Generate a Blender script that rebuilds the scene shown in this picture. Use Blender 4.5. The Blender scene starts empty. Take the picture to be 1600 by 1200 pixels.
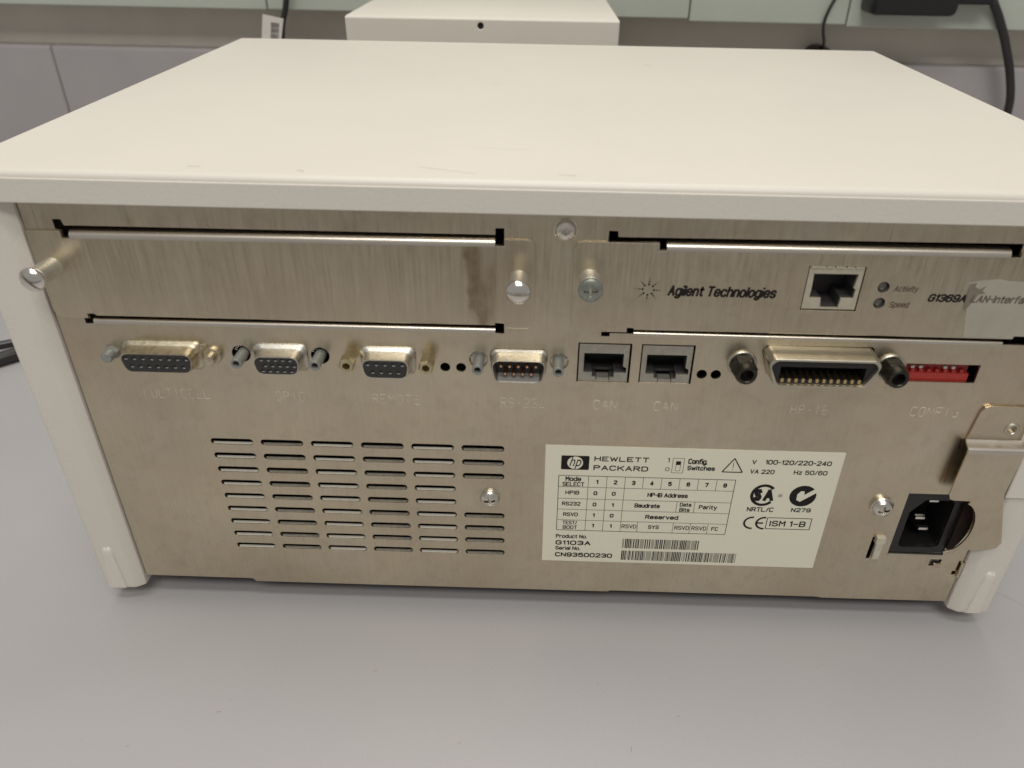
import bpy, bmesh, math, random
from mathutils import Vector, Matrix
random.seed(7)
S = 0.001                      # everything below is measured in millimetres
scene = bpy.context.scene
COL = scene.collection

# ------------------------------------------------------------------ camera
cam_d = bpy.data.cameras.new("camera"); cam = bpy.data.objects.new("camera", cam_d); COL.objects.link(cam)
R_ = Vector((0.99956118, 0.02526456, 0.01546424)); U_ = Vector((-0.02668491, 0.54138255, 0.84035281)); F_ = Vector((-0.01285907, 0.84039671, -0.54181916))
m = Matrix.Identity(4)
for i in range(3):
    m[i][0] = R_[i]; m[i][1] = U_[i]; m[i][2] = -F_[i]
m[0][3], m[1][3], m[2][3] = 0.1541647, -0.2171693, 0.2305059
cam.matrix_world = m
cam_d.sensor_width = 36; cam_d.lens = 1210.7147/1600*36
cam_d.shift_x = (800-827.0521)/1600; cam_d.shift_y = (628.5866-600)/1600
cam_d.clip_start = 0.01; cam_d.clip_end = 20
cam_d.dof.use_dof = True; cam_d.dof.focus_distance = 0.30; cam_d.dof.aperture_fstop = 15
scene.camera = cam

# ------------------------------------------------------------------ light of the room
w = bpy.data.worlds.new("World"); scene.world = w; w.use_nodes = True
w.node_tree.nodes['Background'].inputs[0].default_value = (0.86, 0.85, 0.835, 1)
w.node_tree.nodes['Background'].inputs[1].default_value = 0.37
def area(name, loc, sx, sy, power, col, target):
    d = bpy.data.lights.new(name, 'AREA'); d.shape = 'RECTANGLE'; d.size = sx; d.size_y = sy; d.energy = power; d.color = col
    o = bpy.data.objects.new(name, d); COL.objects.link(o); o.location = loc
    o.rotation_euler = (Vector(target)-Vector(loc)).to_track_quat('-Z', 'Y').to_euler(); return o
area("ceiling_light_rear", (0.05, 0.30, 1.9), 1.25, 0.26, 12.5, (1, 0.98, 0.93), (0.15, 0.15, 0))
area("ceiling_light_middle", (0.15, -0.62, 1.9), 1.25, 0.26, 10, (1, 0.98, 0.93), (0.15, 0, 0.05))
area("ceiling_light_front", (0.25, -1.3, 1.75), 1.25, 0.40, 16, (1, 0.98, 0.93), (0.15, 0, 0.05))
scene.view_settings.view_transform = 'Standard'; scene.view_settings.look = 'None'
scene.view_settings.exposure = 0.0; scene.view_settings.gamma = 1

# ------------------------------------------------------------------ materials
def mat(name, col, rough=0.5, metal=0.0, var=0.05, vscale=60, fine=0.0, fscale=1500, stretch=(1, 1, 1),
        bump=0.0, bscale=1200, bdist=0.0002, rvar=0.0, col2=None, spec=0.5, coat=0.0, aniso=0.0, ramp=(0.3, 0.7), cloud=0.0):
    mt = bpy.data.materials.new(name); mt.use_nodes = True; nt = mt.node_tree; N = nt.nodes; L = nt.links
    b = N['Principled BSDF']
    b.inputs['Roughness'].default_value = rough; b.inputs['Metallic'].default_value = metal
    b.inputs['Specular IOR Level'].default_value = spec; b.inputs['Coat Weight'].default_value = coat
    b.inputs['Anisotropic'].default_value = aniso
    tc = N.new('ShaderNodeTexCoord')
    mp = N.new('ShaderNodeMapping'); mp.inputs['Scale'].default_value = stretch
    L.new(tc.outputs['Object'], mp.inputs['Vector'])
    n1 = N.new('ShaderNodeTexNoise'); n1.inputs['Scale'].default_value = vscale; n1.inputs['Detail'].default_value = 5
    L.new(tc.outputs['Object'], n1.inputs['Vector'])
    r1 = N.new('ShaderNodeMapRange'); r1.inputs[1].default_value = ramp[0]; r1.inputs[2].default_value = ramp[1]
    L.new(n1.outputs[0], r1.inputs[0])
    mx = N.new('ShaderNodeMix'); mx.data_type = 'RGBA'
    c2 = col2 if col2 else tuple(c*(1-var*2) for c in col)
    mx.inputs[6].default_value = (*col, 1); mx.inputs[7].default_value = (*c2, 1)
    L.new(r1.outputs[0], mx.inputs[0]); out = mx.outputs[2]
    n2 = None
    if fine > 0:
        n2 = N.new('ShaderNodeTexNoise'); n2.inputs['Scale'].default_value = fscale; n2.inputs['Detail'].default_value = 3
        L.new(mp.outputs[0], n2.inputs['Vector'])
        r2 = N.new('ShaderNodeMapRange'); r2.inputs[1].default_value = 0.25; r2.inputs[2].default_value = 0.75
        r2.inputs[3].default_value = 1-fine; r2.inputs[4].default_value = 1+fine
        L.new(n2.outputs[0], r2.inputs[0])
        hs = N.new('ShaderNodeHueSaturation'); L.new(r2.outputs[0], hs.inputs['Value']); L.new(out, hs.inputs['Color']); out = hs.outputs[0]
    if cloud > 0:
        for sc_, k_, c_ in ((16, cloud, (0.60, 0.46, 0.34, 1)), (55, cloud*.8, (0.62, 0.60, 0.50, 1)), (170, cloud*.6, (0.36, 0.29, 0.20, 1))):
            nc = N.new('ShaderNodeTexNoise'); nc.inputs['Scale'].default_value = sc_; nc.inputs['Detail'].default_value = 6; nc.inputs['Roughness'].default_value = .6; nc.inputs['Distortion'].default_value = .6
            mo = N.new('ShaderNodeMapping'); mo.inputs['Location'].default_value = (sc_*.13, 1, sc_*.07); L.new(tc.outputs['Object'], mo.inputs[0]); L.new(mo.outputs[0], nc.inputs['Vector'])
            rc = N.new('ShaderNodeMapRange'); rc.inputs[1].default_value = .5; rc.inputs[2].default_value = .78; rc.inputs[4].default_value = k_; L.new(nc.outputs[0], rc.inputs[0])
            mc = N.new('ShaderNodeMix'); mc.data_type = 'RGBA'; mc.inputs[7].default_value = c_; L.new(rc.outputs[0], mc.inputs[0]); L.new(out, mc.inputs[6]); out = mc.outputs[2]
    L.new(out, b.inputs['Base Color'])
    if rvar > 0:
        r3 = N.new('ShaderNodeMapRange'); r3.inputs[1].default_value = 0.25; r3.inputs[2].default_value = 0.75
        r3.inputs[3].default_value = max(0.02, rough-rvar); r3.inputs[4].default_value = rough+rvar
        L.new((n2 or n1).outputs[0], r3.inputs[0]); L.new(r3.outputs[0], b.inputs['Roughness'])
    if bump > 0:
        n3 = N.new('ShaderNodeTexNoise'); n3.inputs['Scale'].default_value = bscale; n3.inputs['Detail'].default_value = 2
        L.new(mp.outputs[0], n3.inputs['Vector'])
        bp = N.new('ShaderNodeBump'); bp.inputs['Strength'].default_value = bump; bp.inputs['Distance'].default_value = bdist
        L.new(n3.outputs[0], bp.inputs['Height']); L.new(bp.outputs[0], b.inputs['Normal'])
    mt['out_socket'] = 0
    return mt

M = {}
M['cover'] = mat('cream_powder_coat', (0.675, 0.63, 0.56), 0.42, 0, var=0.02, vscale=14, bump=0.10, bscale=900, fine=0.012, fscale=1300)
M['lip'] = mat('cream_textured_coat', (0.675, 0.63, 0.56), 0.46, 0, var=0.02, vscale=14, bump=0.24, bscale=850, bdist=0.0003, fine=0.02, fscale=1300)
M['panel'] = mat('brushed_sheet_metal', (0.67, 0.59, 0.445), 0.32, 1, col2=(0.54, 0.465, 0.35), vscale=18, fine=0.05, fscale=900, cloud=.5,
                 stretch=(1.6, 1, 0.10), bump=0.06, bscale=1100, bdist=0.00012, rvar=0.06)
M['bar'] = mat('bent_metal_edge', (0.70, 0.64, 0.55), 0.31, 1, var=0.04, vscale=60, fine=0.03, stretch=(0.1, 1, 1))
M['zincy'] = mat('yellow_zinc_plating', (0.60, 0.545, 0.41), 0.40, 1, col2=(0.42, 0.34, 0.24), vscale=420, bump=0.25, bscale=900, fine=0.12, fscale=2200, ramp=(0.45, 0.7))
M['tin'] = mat('tinned_shell', (0.60, 0.575, 0.51), 0.42, 1, col2=(0.42, 0.31, 0.22), vscale=350, bump=0.3, bscale=1500, fine=0.15, fscale=2500, ramp=(0.55, 0.75))
M['nickel'] = mat('nickel_plated_shell', (0.61, 0.57, 0.47), 0.38, 1, var=0.08, vscale=250, bump=0.1, bscale=1500)
M['chrome'] = mat('bright_screw_steel', (0.78, 0.74, 0.68), 0.16, 1, var=0.06, vscale=300)
M['steel'] = mat('dull_screw_steel', (0.76, 0.72, 0.64), 0.24, 1, var=0.12, vscale=500, bump=0.1, bscale=1200)
M['sleeve'] = mat('satin_sleeve_steel', (0.66, 0.63, 0.56), 0.5, .9, var=0.08, vscale=300)
M['zinc'] = mat('grey_green_zinc', (0.36, 0.38, 0.33), 0.35, 0.9, var=0.15, vscale=700)
M['brass'] = mat('brass', (0.62, 0.54, 0.34), 0.36, 1, var=0.12, vscale=500)
M['grey'] = mat('grey_zinc_tube', (0.30, 0.31, 0.29), 0.42, 0.35, var=0.1, vscale=600)
M['black'] = mat('black_plastic', (0.011, 0.010, 0.010), 0.38, 0, var=0.1, vscale=300, bump=0.1)
M['dgrey'] = mat('dark_grey_plastic', (0.028, 0.026, 0.024), 0.45, 0, var=0.1, vscale=300)
M['blacknut'] = mat('black_oxide_steel', (0.06, 0.055, 0.045), 0.33, 0.75, var=0.25, vscale=700, bump=0.2)
M['copper'] = mat('copper_gold_pin', (0.75, 0.42, 0.26), 0.28, 1, var=0.05)
M['gold'] = mat('gold_contact', (0.85, 0.60, 0.28), 0.3, 1, var=0.05)
M['dark'] = mat('dark_interior', (0.012, 0.011, 0.01), 0.8, 0)
M['socket'] = mat('socket_metal', (0.50, 0.49, 0.47), 0.4, 0.6)
M['litlip'] = mat('lit_contact_lip', (0.42, 0.41, 0.39), 0.4, 0.0)
M['inletshade'] = mat('brown_black_shade', (0.020, 0.013, 0.010), 0.7, spec=.12)
M['rjmetal'] = mat('dull_tin_jack', (0.44, 0.41, 0.345), 0.5, 0.75, var=0.1, vscale=400, bump=0.1, fine=0.08, fscale=2500)
M['rjwhite'] = mat('beige_jack_shell', (0.56, 0.51, 0.40), 0.45, 0.4, var=0.08, vscale=500)
M['rjin'] = mat('jack_inner_plastic', (0.06, 0.055, 0.055), 0.4, 0)
M['red'] = mat('red_switch_plastic', (0.38, 0.03, 0.024), 0.4, 0, var=0.08, vscale=600)
M['white'] = mat('white_plastic', (0.66, 0.62, 0.56), 0.4, 0)
M['label'] = mat('cream_vinyl_label', (0.72, 0.69, 0.55), 0.4, 0, var=0.015, vscale=30, fine=0.01)
M['ink'] = mat('black_print', (0.014, 0.012, 0.011), 0.6, 0, spec=0.2)
M['inksoft'] = mat('worn_black_print', (0.075, 0.06, 0.05), 0.55, 0, var=0.2, vscale=900)
M['brownink'] = mat('brown_print', (0.16, 0.115, 0.085), 0.5, 0.3)
M['tape'] = mat('tape_residue', (0.47, 0.44, 0.36), 0.5, 0.35, var=0.06, vscale=140)
M['tapedark'] = mat('worn_tape_film', (0.30, 0.255, 0.20), 0.5, 0.6, var=0.06, vscale=240)
M['led'] = mat('grey_lens', (0.16, 0.155, 0.14), 0.25, 0.2, var=0.2, vscale=500)
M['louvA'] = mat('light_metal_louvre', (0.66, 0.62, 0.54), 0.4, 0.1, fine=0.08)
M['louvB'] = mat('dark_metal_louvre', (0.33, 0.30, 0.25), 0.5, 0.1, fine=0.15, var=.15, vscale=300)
M['table'] = mat('grey_laminate', (0.395, 0.377, 0.375), 0.38, 0, col2=(0.365, 0.352, 0.354), vscale=9, fine=0.02, fscale=900, bump=0.04, bscale=1300, spec=0.4)
M['splash'] = mat('violet_grey_laminate', (0.37, 0.345, 0.345), 0.42, 0, var=0.03, vscale=30, fine=0.03, fscale=900)
M['wall'] = mat('beige_wall_paint', (0.66, 0.61, 0.53), 0.6, 0, var=0.05, vscale=25, fine=0.03, fscale=700)
M['green'] = mat('pale_green_trunking', (0.50, 0.53, 0.46), 0.45, 0, var=0.03, vscale=20, fine=0.02)
M['hook'] = mat('pale_steel_tab', (0.62, 0.57, 0.46), 0.45, 0.3, var=.1, vscale=400)
M['scuff'] = mat('faint_scuff', (0.50, 0.45, 0.39), 0.6, 0)
M['mark'] = mat('dark_scuff', (0.30, 0.26, 0.21), 0.6, 0)
M['pale'] = mat('pale_scratch', (0.78, 0.74, 0.67), 0.5, 0)
M['cable'] = mat('black_cable_sheath', (0.022, 0.021, 0.019), 0.35, 0, var=0.1)
M['floorm'] = mat('dark_floor', (0.20, 0.18, 0.16), 0.7, 0)
M['stamp'] = mat('stamped_metal', (0.66, 0.60, 0.48), 0.4, 0.0, col2=(0.38, 0.33, 0.25), vscale=260, ramp=(0.45, 0.68))

# the slot cover carries a brown dried-liquid stain of its own shape
def stained():
    mt = mat('brushed_metal_with_stain', (0.66, 0.58, 0.43), 0.32, 1, col2=(0.55, 0.47, 0.355), vscale=24, fine=0.055, fscale=900, cloud=.3,
             stretch=(1.6, 1, 0.07), bump=0.045, bscale=1100, bdist=0.00012, rvar=0.06)
    nt = mt.node_tree; N = nt.nodes; L = nt.links; b = N['Principled BSDF']
    src = b.inputs['Base Color'].links[0].from_socket
    g = N.new('ShaderNodeTexCoord'); sp = N.new('ShaderNodeSeparateXYZ'); L.new(g.outputs['Object'], sp.inputs[0])
    nz = N.new('ShaderNodeTexNoise'); nz.inputs['Scale'].default_value = 260; nz.inputs['Detail'].default_value = 4
    L.new(g.outputs['Object'], nz.inputs['Vector'])
    def math_(op, a, b_=None, c=None):
        n = N.new('ShaderNodeMath'); n.operation = op
        for i, x in enumerate((a, b_, c)):
            if x is None: continue
            if isinstance(x, (int, float)): n.inputs[i].default_value = x
            else: L.new(x, n.inputs[i])
        return n.outputs[0]
    def lobe(xc, zc, slope, hw, zlo, zhi, s=0.0028):
        dz = math_('SUBTRACT', sp.outputs[2], zc)
        cx = math_('MULTIPLY_ADD', dz, slope, xc)
        wob = math_('MULTIPLY_ADD', nz.outputs[0], 0.0030, -0.0015)
        dx = math_('ABSOLUTE', math_('ADD', math_('SUBTRACT', sp.outputs[0], cx), wob))
        a = N.new('ShaderNodeMapRange'); a.inputs[1].default_value = hw+s*0.3; a.inputs[2].default_value = hw-s*0.3; L.new(dx, a.inputs[0])
        lo = N.new('ShaderNodeMapRange'); lo.inputs[1].default_value = zlo-0.003; lo.inputs[2].default_value = zlo+0.003; L.new(sp.outputs[2], lo.inputs[0])
        hi = N.new('ShaderNodeMapRange'); hi.inputs[1].default_value = zhi+0.003; hi.inputs[2].default_value = zhi-0.002; L.new(sp.outputs[2], hi.inputs[0])
        return math_('MULTIPLY', math_('MULTIPLY', a.outputs[0], lo.outputs[0]), hi.outputs[0])
    # object-space centre of the plate is (76.3, ., 132.8) mm
    X = lambda v: (v-76.3)*S
    Z = lambda v: (v-132.85)*S
    l1 = lobe(X(133.6), Z(134), -0.06, 0.0023, Z(123), Z(150))
    l2 = lobe(X(138.0), Z(130), 0.04, 0.0019, Z(120), Z(138.5))
    l3 = lobe(X(135.5), Z(124), -0.05, 0.0016, Z(115), Z(132))
    mk = math_('MINIMUM', math_('ADD', l1, math_('ADD', math_('MULTIPLY', l2, 0.7), math_('MULTIPLY', l3, 0.7))), 1.0)
    mk = math_('MULTIPLY', mk, math_('MULTIPLY_ADD', nz.outputs[0], 0.9, 0.12))
    mx = N.new('ShaderNodeMix'); mx.data_type = 'RGBA'; mx.inputs[7].default_value = (0.24, 0.165, 0.085, 1)
    L.new(mk, mx.inputs[0]); L.new(src, mx.inputs[6]); L.new(mx.outputs[2], b.inputs['Base Color'])
    return mt
M['stained'] = stained()

# ------------------------------------------------------------------ mesh helpers
class MB:
    def __init__(s): s.v = []; s.f = []
    def add(s, v, f):
        n = len(s.v); s.v += [tuple(p) for p in v]; s.f += [tuple(n+i for i in q) for q in f]; return s
    def box(s, x0, x1, y0, y1, z0, z1, bev=0.0, seg=2):
        bm = bmesh.new(); bmesh.ops.create_cube(bm, size=1)
        for v in bm.verts:
            v.co = Vector((x0+(v.co.x+.5)*(x1-x0), y0+(v.co.y+.5)*(y1-y0), z0+(v.co.z+.5)*(z1-z0)))
        if bev > 0: bmesh.ops.bevel(bm, geom=bm.edges[:], offset=bev, segments=seg, profile=0.5, affect='EDGES')
        bm.verts.index_update()
        s.add([v.co for v in bm.verts], [[v.index for v in f.verts] for f in bm.faces]); bm.free(); return s
    def loft(s, rings, cap0=False, cap1=False):
        n = len(rings[0]); v = [p for r in rings for p in r]; f = []
        for k in range(len(rings)-1):
            for i in range(n):
                j = (i+1) % n; f.append((k*n+i, k*n+j, (k+1)*n+j, (k+1)*n+i))
        if cap0: f.append(tuple(range(n))[::-1])
        if cap1: f.append(tuple((len(rings)-1)*n+i for i in range(n)))
        return s.add(v, f)
    def lathe(s, cx, cz, prof, n=32, rot=0.0, cap0=False, cap1=False):      # profile of (radius, y), axis along y
        return s.loft([[(cx+r*math.cos(rot+2*math.pi*i/n), y, cz+r*math.sin(rot+2*math.pi*i/n)) for i in range(n)] for r, y in prof], cap0, cap1)
    def tube(s, path, r, n=10, caps=True):
        P = [Vector(p) for p in path]; rings = []
        up = Vector((0, 0, 1)); 
        for i, p in enumerate(P):
            t = (P[min(i+1, len(P)-1)]-P[max(i-1, 0)]).normalized()
            a = t.cross(up); 
            if a.length < 1e-3: a = t.cross(Vector((0, 1, 0)))
            a.normalize(); b = t.cross(a)
            rr = r[i] if isinstance(r, (list, tuple)) else r
            rings.append([p+a*rr*math.cos(2*math.pi*k/n)+b*rr*math.sin(2*math.pi*k/n) for k in range(n)])
        return s.loft(rings, caps, caps)
    def strip(s, x0, z0, x1, z1, w_, y):                                   # flat printed line facing -y
        dx, dz = x1-x0, z1-z0; l = math.hypot(dx, dz) or 1; nx, nz = -dz/l*w_/2, dx/l*w_/2
        return s.add([(x0+nx, y, z0+nz), (x0-nx, y, z0-nz), (x1-nx, y, z1-nz), (x1+nx, y, z1+nz)], [(0, 1, 2, 3)])
    def poly(s, pts, y): return s.add([(x, y, z) for x, z in pts], [tuple(range(len(pts)))])
    def frame(s, x0, x1, z0, z1, w_, y):
        for a in ((x0, z0, x1, z0), (x1, z0, x1, z1), (x1, z1, x0, z1), (x0, z1, x0, z0)): s.strip(*a, w_, y)
        return s
def catmull(pts, n=8):
    P = [Vector(p) for p in pts]; P = [P[0]]+P+[P[-1]]; out = []
    for i in range(1, len(P)-2):
        for k in range(n):
            t = k/n; a, b, c, d = P[i-1:i+3]
            out.append(0.5*((2*b)+(c-a)*t+(2*a-5*b+4*c-d)*t*t+(3*b-a-3*c+d)*t**3))
    out.append(P[-2]); return out
def rpoly(pts, rad, seg=5):
    """polygon (x,z) with rounded corners"""
    n = len(pts); out = []
    for i in range(n):
        p = Vector(pts[i]); a = Vector(pts[i-1])-p; b = Vector(pts[(i+1) % n])-p
        r = rad[i] if isinstance(rad, (list, tuple)) else rad
        if r <= 0: out.append(tuple(p)); continue
        la, lb = a.length, b.length; a.normalize(); b.normalize()
        ang = a.angle(b); d = min(r/math.tan(ang/2), la*0.49, lb*0.49)
        q0, q1 = p+a*d, p+b*d
        for k in range(seg+1):
            t = k/seg; out.append(tuple(q0*(1-t)**2+p*2*t*(1-t)+q1*t*t))
    return out
def circ(cx, cz, r, n=24, a0=0): return [(cx+r*math.cos(a0+2*math.pi*i/n), cz+r*math.sin(a0+2*math.pi*i/n)) for i in range(n)]
def rect(x0, x1, z0, z1): return [(x0, z0), (x1, z0), (x1, z1), (x0, z1)]
def eval_mesh(o):
    COL.objects.link(o); dg = bpy.context.evaluated_depsgraph_get(); me = bpy.data.meshes.new_from_object(o.evaluated_get(dg)); COL.objects.unlink(o); return me
def plate(outline, holes, yf, t, bev=0.12):
    """sheet with true cut-outs, front face at y=yf, thickness t (mm)"""
    cu = bpy.data.curves.new('c', 'CURVE'); cu.dimensions = '2D'; cu.fill_mode = 'BOTH'
    cu.extrude = t/2-bev; cu.bevel_depth = bev; cu.bevel_resolution = 1; cu.offset = -bev
    for pts in [outline]+list(holes):
        sp = cu.splines.new('POLY'); sp.points.add(len(pts)-1)
        for p, (x, z) in zip(sp.points, pts): p.co = (x, z, 0, 1)
        sp.use_cyclic_u = True
    o = bpy.data.objects.new('c', cu); me = eval_mesh(o); bpy.data.objects.remove(o)
    mb = MB(); mb.add([(v.co.x, yf+t/2-v.co.z, v.co.y) for v in me.vertices], [tuple(p.vertices) for p in me.polygons])
    bpy.data.meshes.remove(me); return mb
G = {'M': [((0, 0), (0, 6), (2, 3), (4, 6), (4, 0))], 'U': [((0, 6), (0, 1), (1, 0), (3, 0), (4, 1), (4, 6))], 'L': [((0, 6), (0, 0), (4, 0))], 'T': [((0, 6), (4, 6)), ((2, 6), (2, 0))],
     'I': [((2, 0), (2, 6))], 'C': [((4, 5), (3, 6), (1, 6), (0, 5), (0, 1), (1, 0), (3, 0), (4, 1))], 'E': [((4, 6), (0, 6), (0, 0), (4, 0)), ((0, 3), (3, 3))],
     'G': [((4, 5), (3, 6), (1, 6), (0, 5), (0, 1), (1, 0), (3, 0), (4, 1), (4, 3), (2.5, 3))], 'P': [((0, 0), (0, 6), (3, 6), (4, 5), (4, 4), (3, 3), (0, 3))], 'O': [((0, 1), (0, 5), (1, 6), (3, 6), (4, 5), (4, 1), (3, 0), (1, 0), (0, 1))],
     'R': [((0, 0), (0, 6), (3, 6), (4, 5), (4, 4), (3, 3), (0, 3)), ((2, 3), (4, 0))], 'S': [((4, 5), (3, 6), (1, 6), (0, 5), (0, 4), (1, 3), (3, 3), (4, 2), (4, 1), (3, 0), (1, 0), (0, 1))], '-': [((0.5, 3), (3.5, 3))],
     '2': [((0, 5), (1, 6), (3, 6), (4, 5), (4, 4), (0, 0), (4, 0))], '3': [((0, 5), (1, 6), (3, 6), (4, 5), (4, 4), (3, 3), (1.5, 3)), ((3, 3), (4, 2), (4, 1), (3, 0), (1, 0), (0, 1))],
     'A': [((0, 0), (2, 6), (4, 0)), ((0.8, 2), (3.2, 2))], 'N': [((0, 0), (0, 6), (4, 0), (4, 6))], 'H': [((0, 0), (0, 6)), ((4, 0), (4, 6)), ((0, 3), (4, 3))], 'B': [((0, 0), (0, 6), (3, 6), (4, 5), (4, 4), (3, 3), (0, 3)), ((3, 3), (4, 2), (4, 1), (3, 0), (0, 0))],
     'F': [((0, 0), (0, 6), (4, 6)), ((0, 3), (3, 3))]}
O_ = ((0, 1), (0, 5), (1, 6), (3, 6), (4, 5), (4, 1), (3, 0), (1, 0), (0, 1))
o_ = ((0, 1), (0, 3.3), (1, 4.3), (2.6, 4.3), (3.6, 3.3), (3.6, 1), (2.6, 0), (1, 0), (0, 1))
G.update({'0': [O_], '1': [((0.3, 4.9), (1.5, 6), (1.5, 0))], '4': [((3, 0), (3, 6), (0, 1.7), (4, 1.7))], '5': [((3.8, 6), (0.3, 6), (0.1, 3.2), (1, 3.8), (3, 3.8), (4, 2.8), (4, 1), (3, 0), (1, 0), (0, 1))],
 '6': [((4, 5), (3, 6), (1, 6), (0, 5), (0, 1), (1, 0), (3, 0), (4, 1), (4, 2.6), (3, 3.5), (1, 3.5), (0, 2.6))], '7': [((0, 6), (4, 6), (1.5, 0))],
 '8': [((1, 3.2), (0, 4.1), (0, 5.1), (1, 6), (3, 6), (4, 5.1), (4, 4.1), (3, 3.2), (1, 3.2), (0, 2.3), (0, 1), (1, 0), (3, 0), (4, 1), (4, 2.3), (3, 3.2))],
 '9': [((0, 1), (1, 0), (3, 0), (4, 1), (4, 5), (3, 6), (1, 6), (0, 5), (0, 3.5), (1, 2.6), (3, 2.6), (4, 3.4))],
 'A': [((0, 0), (2, 6), (4, 0)), ((0.8, 2), (3.2, 2))], 'D': [((0, 0), (0, 6), (2.8, 6), (4, 4.8), (4, 1.2), (2.8, 0), (0, 0))], 'V': [((0, 6), (2, 0), (4, 6))], 'W': [((0, 6), (1.2, 0), (2.5, 5), (3.8, 0), (5, 6))],
 'K': [((0, 0), (0, 6)), ((4, 6), (0, 2.4)), ((1.4, 3.6), (4, 0))], 'Y': [((0, 6), (2, 3), (4, 6)), ((2, 3), (2, 0))], '/': [((0, 0), (2.2, 6))], '.': [((0, 0), (0.15, 0))], 'I': [((2, 0), (2, 6))],
 '-': [((1, 2.8), (3, 2.8))], '\u2013': [((0, 2.8), (3, 2.8))],
 'a': [((0.3, 3.6), (1, 4.3), (2.6, 4.3), (3.4, 3.5), (3.4, 0)), ((3.4, 2.5), (1, 2.5), (0, 1.7), (0, 0.8), (0.8, 0), (2.4, 0), (3.4, 0.9))], 'b': [((0, 6), (0, 0)), o_],
 'c': [((3.4, 3.4), (2.5, 4.3), (1, 4.3), (0, 3.3), (0, 1), (1, 0), (2.5, 0), (3.4, 0.9))], 'd': [((3.6, 6), (3.6, 0)), o_], 'e': [((0, 2.2), (3.6, 2.2), (3.6, 3.3), (2.6, 4.3), (1, 4.3), (0, 3.3), (0, 1), (1, 0), (2.6, 0), (3.5, 0.8))],
 'f': [((2.4, 6), (1.5, 6), (0.9, 5.3), (0.9, 0)), ((0, 4.2), (2.2, 4.2))], 'g': [((3.6, 4.3), (3.6, -0.9), (2.7, -1.7), (1, -1.7), (0.2, -1.1)), o_], 'h': [((0, 6), (0, 0)), ((0, 3.2), (1.1, 4.3), (2.5, 4.3), (3.4, 3.4), (3.4, 0))],
 'p': [((0, 4.3), (0, -1.7)), o_], 'm': [((0, 4.3), (0, 0)), ((0, 3.3), (1, 4.3), (2, 4.3), (2.6, 3.5), (2.6, 0)), ((2.6, 3.4), (3.5, 4.3), (4.4, 4.3), (5.2, 3.5), (5.2, 0))], 'i': [((0.3, 3.9), (0.3, 0)), ((0.3, 5.8), (0.3, 6.1))], 'l': [((0.3, 6), (0.3, 0))], 'n': [((0, 4.3), (0, 0)), ((0, 3.2), (1.1, 4.3), (2.5, 4.3), (3.4, 3.4), (3.4, 0))], 'o': [o_], 'r': [((0, 4.3), (0, 0)), ((0, 3.2), (1.1, 4.3), (2.2, 4.3))],
 's': [((3.3, 3.5), (2.5, 4.3), (0.9, 4.3), (0, 3.6), (0, 2.9), (0.8, 2.3), (2.6, 2.1), (3.4, 1.4), (3.4, 0.8), (2.5, 0), (0.9, 0), (0, 0.8))], 't': [((1, 5.6), (1, 0.7), (1.6, 0), (2.3, 0)), ((0, 4.2), (2.3, 4.2))],
 'u': [((0, 4.3), (0, 1), (1, 0), (2.3, 0), (3.4, 1.1)), ((3.4, 4.3), (3.4, 0))], 'v': [((0, 4.3), (1.7, 0), (3.4, 4.3))], 'w': [((0, 4.3), (1.1, 0), (2.3, 3.8), (3.5, 0), (4.6, 4.3))], 'y': [((0, 4.3), (1.8, 0)), ((3.6, 4.3), (1.4, -1.7), (0.5, -1.7))],
 'H': [((0, 0), (0, 6)), ((4, 0), (4, 6)), ((0, 3), (4, 3))], 'z': [((0, 4.3), (3.2, 4.3), (0, 0), (3.2, 0))]})
def text(s, x0, x1, z0, z1, y, bold=0.0, shear=0.0, spacing=1.0):
    """printed sans-serif lettering: strokes of even weight, fitted to a box"""
    segs = []; cx = 0
    for ch in s:
        if ch == ' ': cx += 2.6; continue
        gx = [p[0] for pl in G[ch] for p in pl]
        for pl in G[ch]:
            for p, q in zip(pl, pl[1:]): segs.append((p[0]-min(gx)+cx, p[1], q[0]-min(gx)+cx, q[1]))
        cx += max(gx)-min(gx)+1.75
    segs = [(a+b*shear, b, c+d*shear, d) for a, b, c, d in segs]
    ax = min(min(q[0], q[2]) for q in segs); bx = max(max(q[0], q[2]) for q in segs)
    az = min(min(q[1], q[3]) for q in segs); bz = max(max(q[1], q[3]) for q in segs)
    w_ = (z1-z0)/(bz-az)*(0.84+bold*11); ix0, ix1, iz0, iz1 = x0+w_/2, x1-w_/2, z0+w_/2, z1-w_/2
    fx = (ix1-ix0)/(bx-ax) if bx > ax else 0; fz = (iz1-iz0)/(bz-az) if bz > az else 0; mb = MB()
    for i, (a, b, c, d) in enumerate(segs):
        X0_, Z0_, X1_, Z1_ = ix0+(a-ax)*fx, iz0+(b-az)*fz, ix0+(c-ax)*fx, iz0+(d-az)*fz
        l = math.hypot(X1_-X0_, Z1_-Z0_) or 1; ux, uz = (X1_-X0_)/l*w_*.38, (Z1_-Z0_)/l*w_*.38
        mb.strip(X0_-ux, Z0_-uz, X1_+ux, Z1_+uz, w_, y-.004*(i % 3))
    return mb
def logo_text(s, x0, x1, z0, z1, y, shear):
    cu = bpy.data.curves.new('t', 'FONT'); cu.body = s; cu.size = 1; cu.shear = shear; cu.resolution_u = 3
    o = bpy.data.objects.new('t', cu); me = eval_mesh(o); bpy.data.objects.remove(o)
    xs = [v.co.x for v in me.vertices]; zs = [v.co.y for v in me.vertices]; ax, bx, az, bz = min(xs), max(xs), min(zs), max(zs); mb = MB()
    mb.add([(x0+(v.co.x-ax)/(bx-ax)*(x1-x0), y, z0+(v.co.y-az)/(bz-az)*(z1-z0)) for v in me.vertices], [tuple(p.vertices) for p in me.polygons])
    bpy.data.meshes.remove(me); return mb
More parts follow.
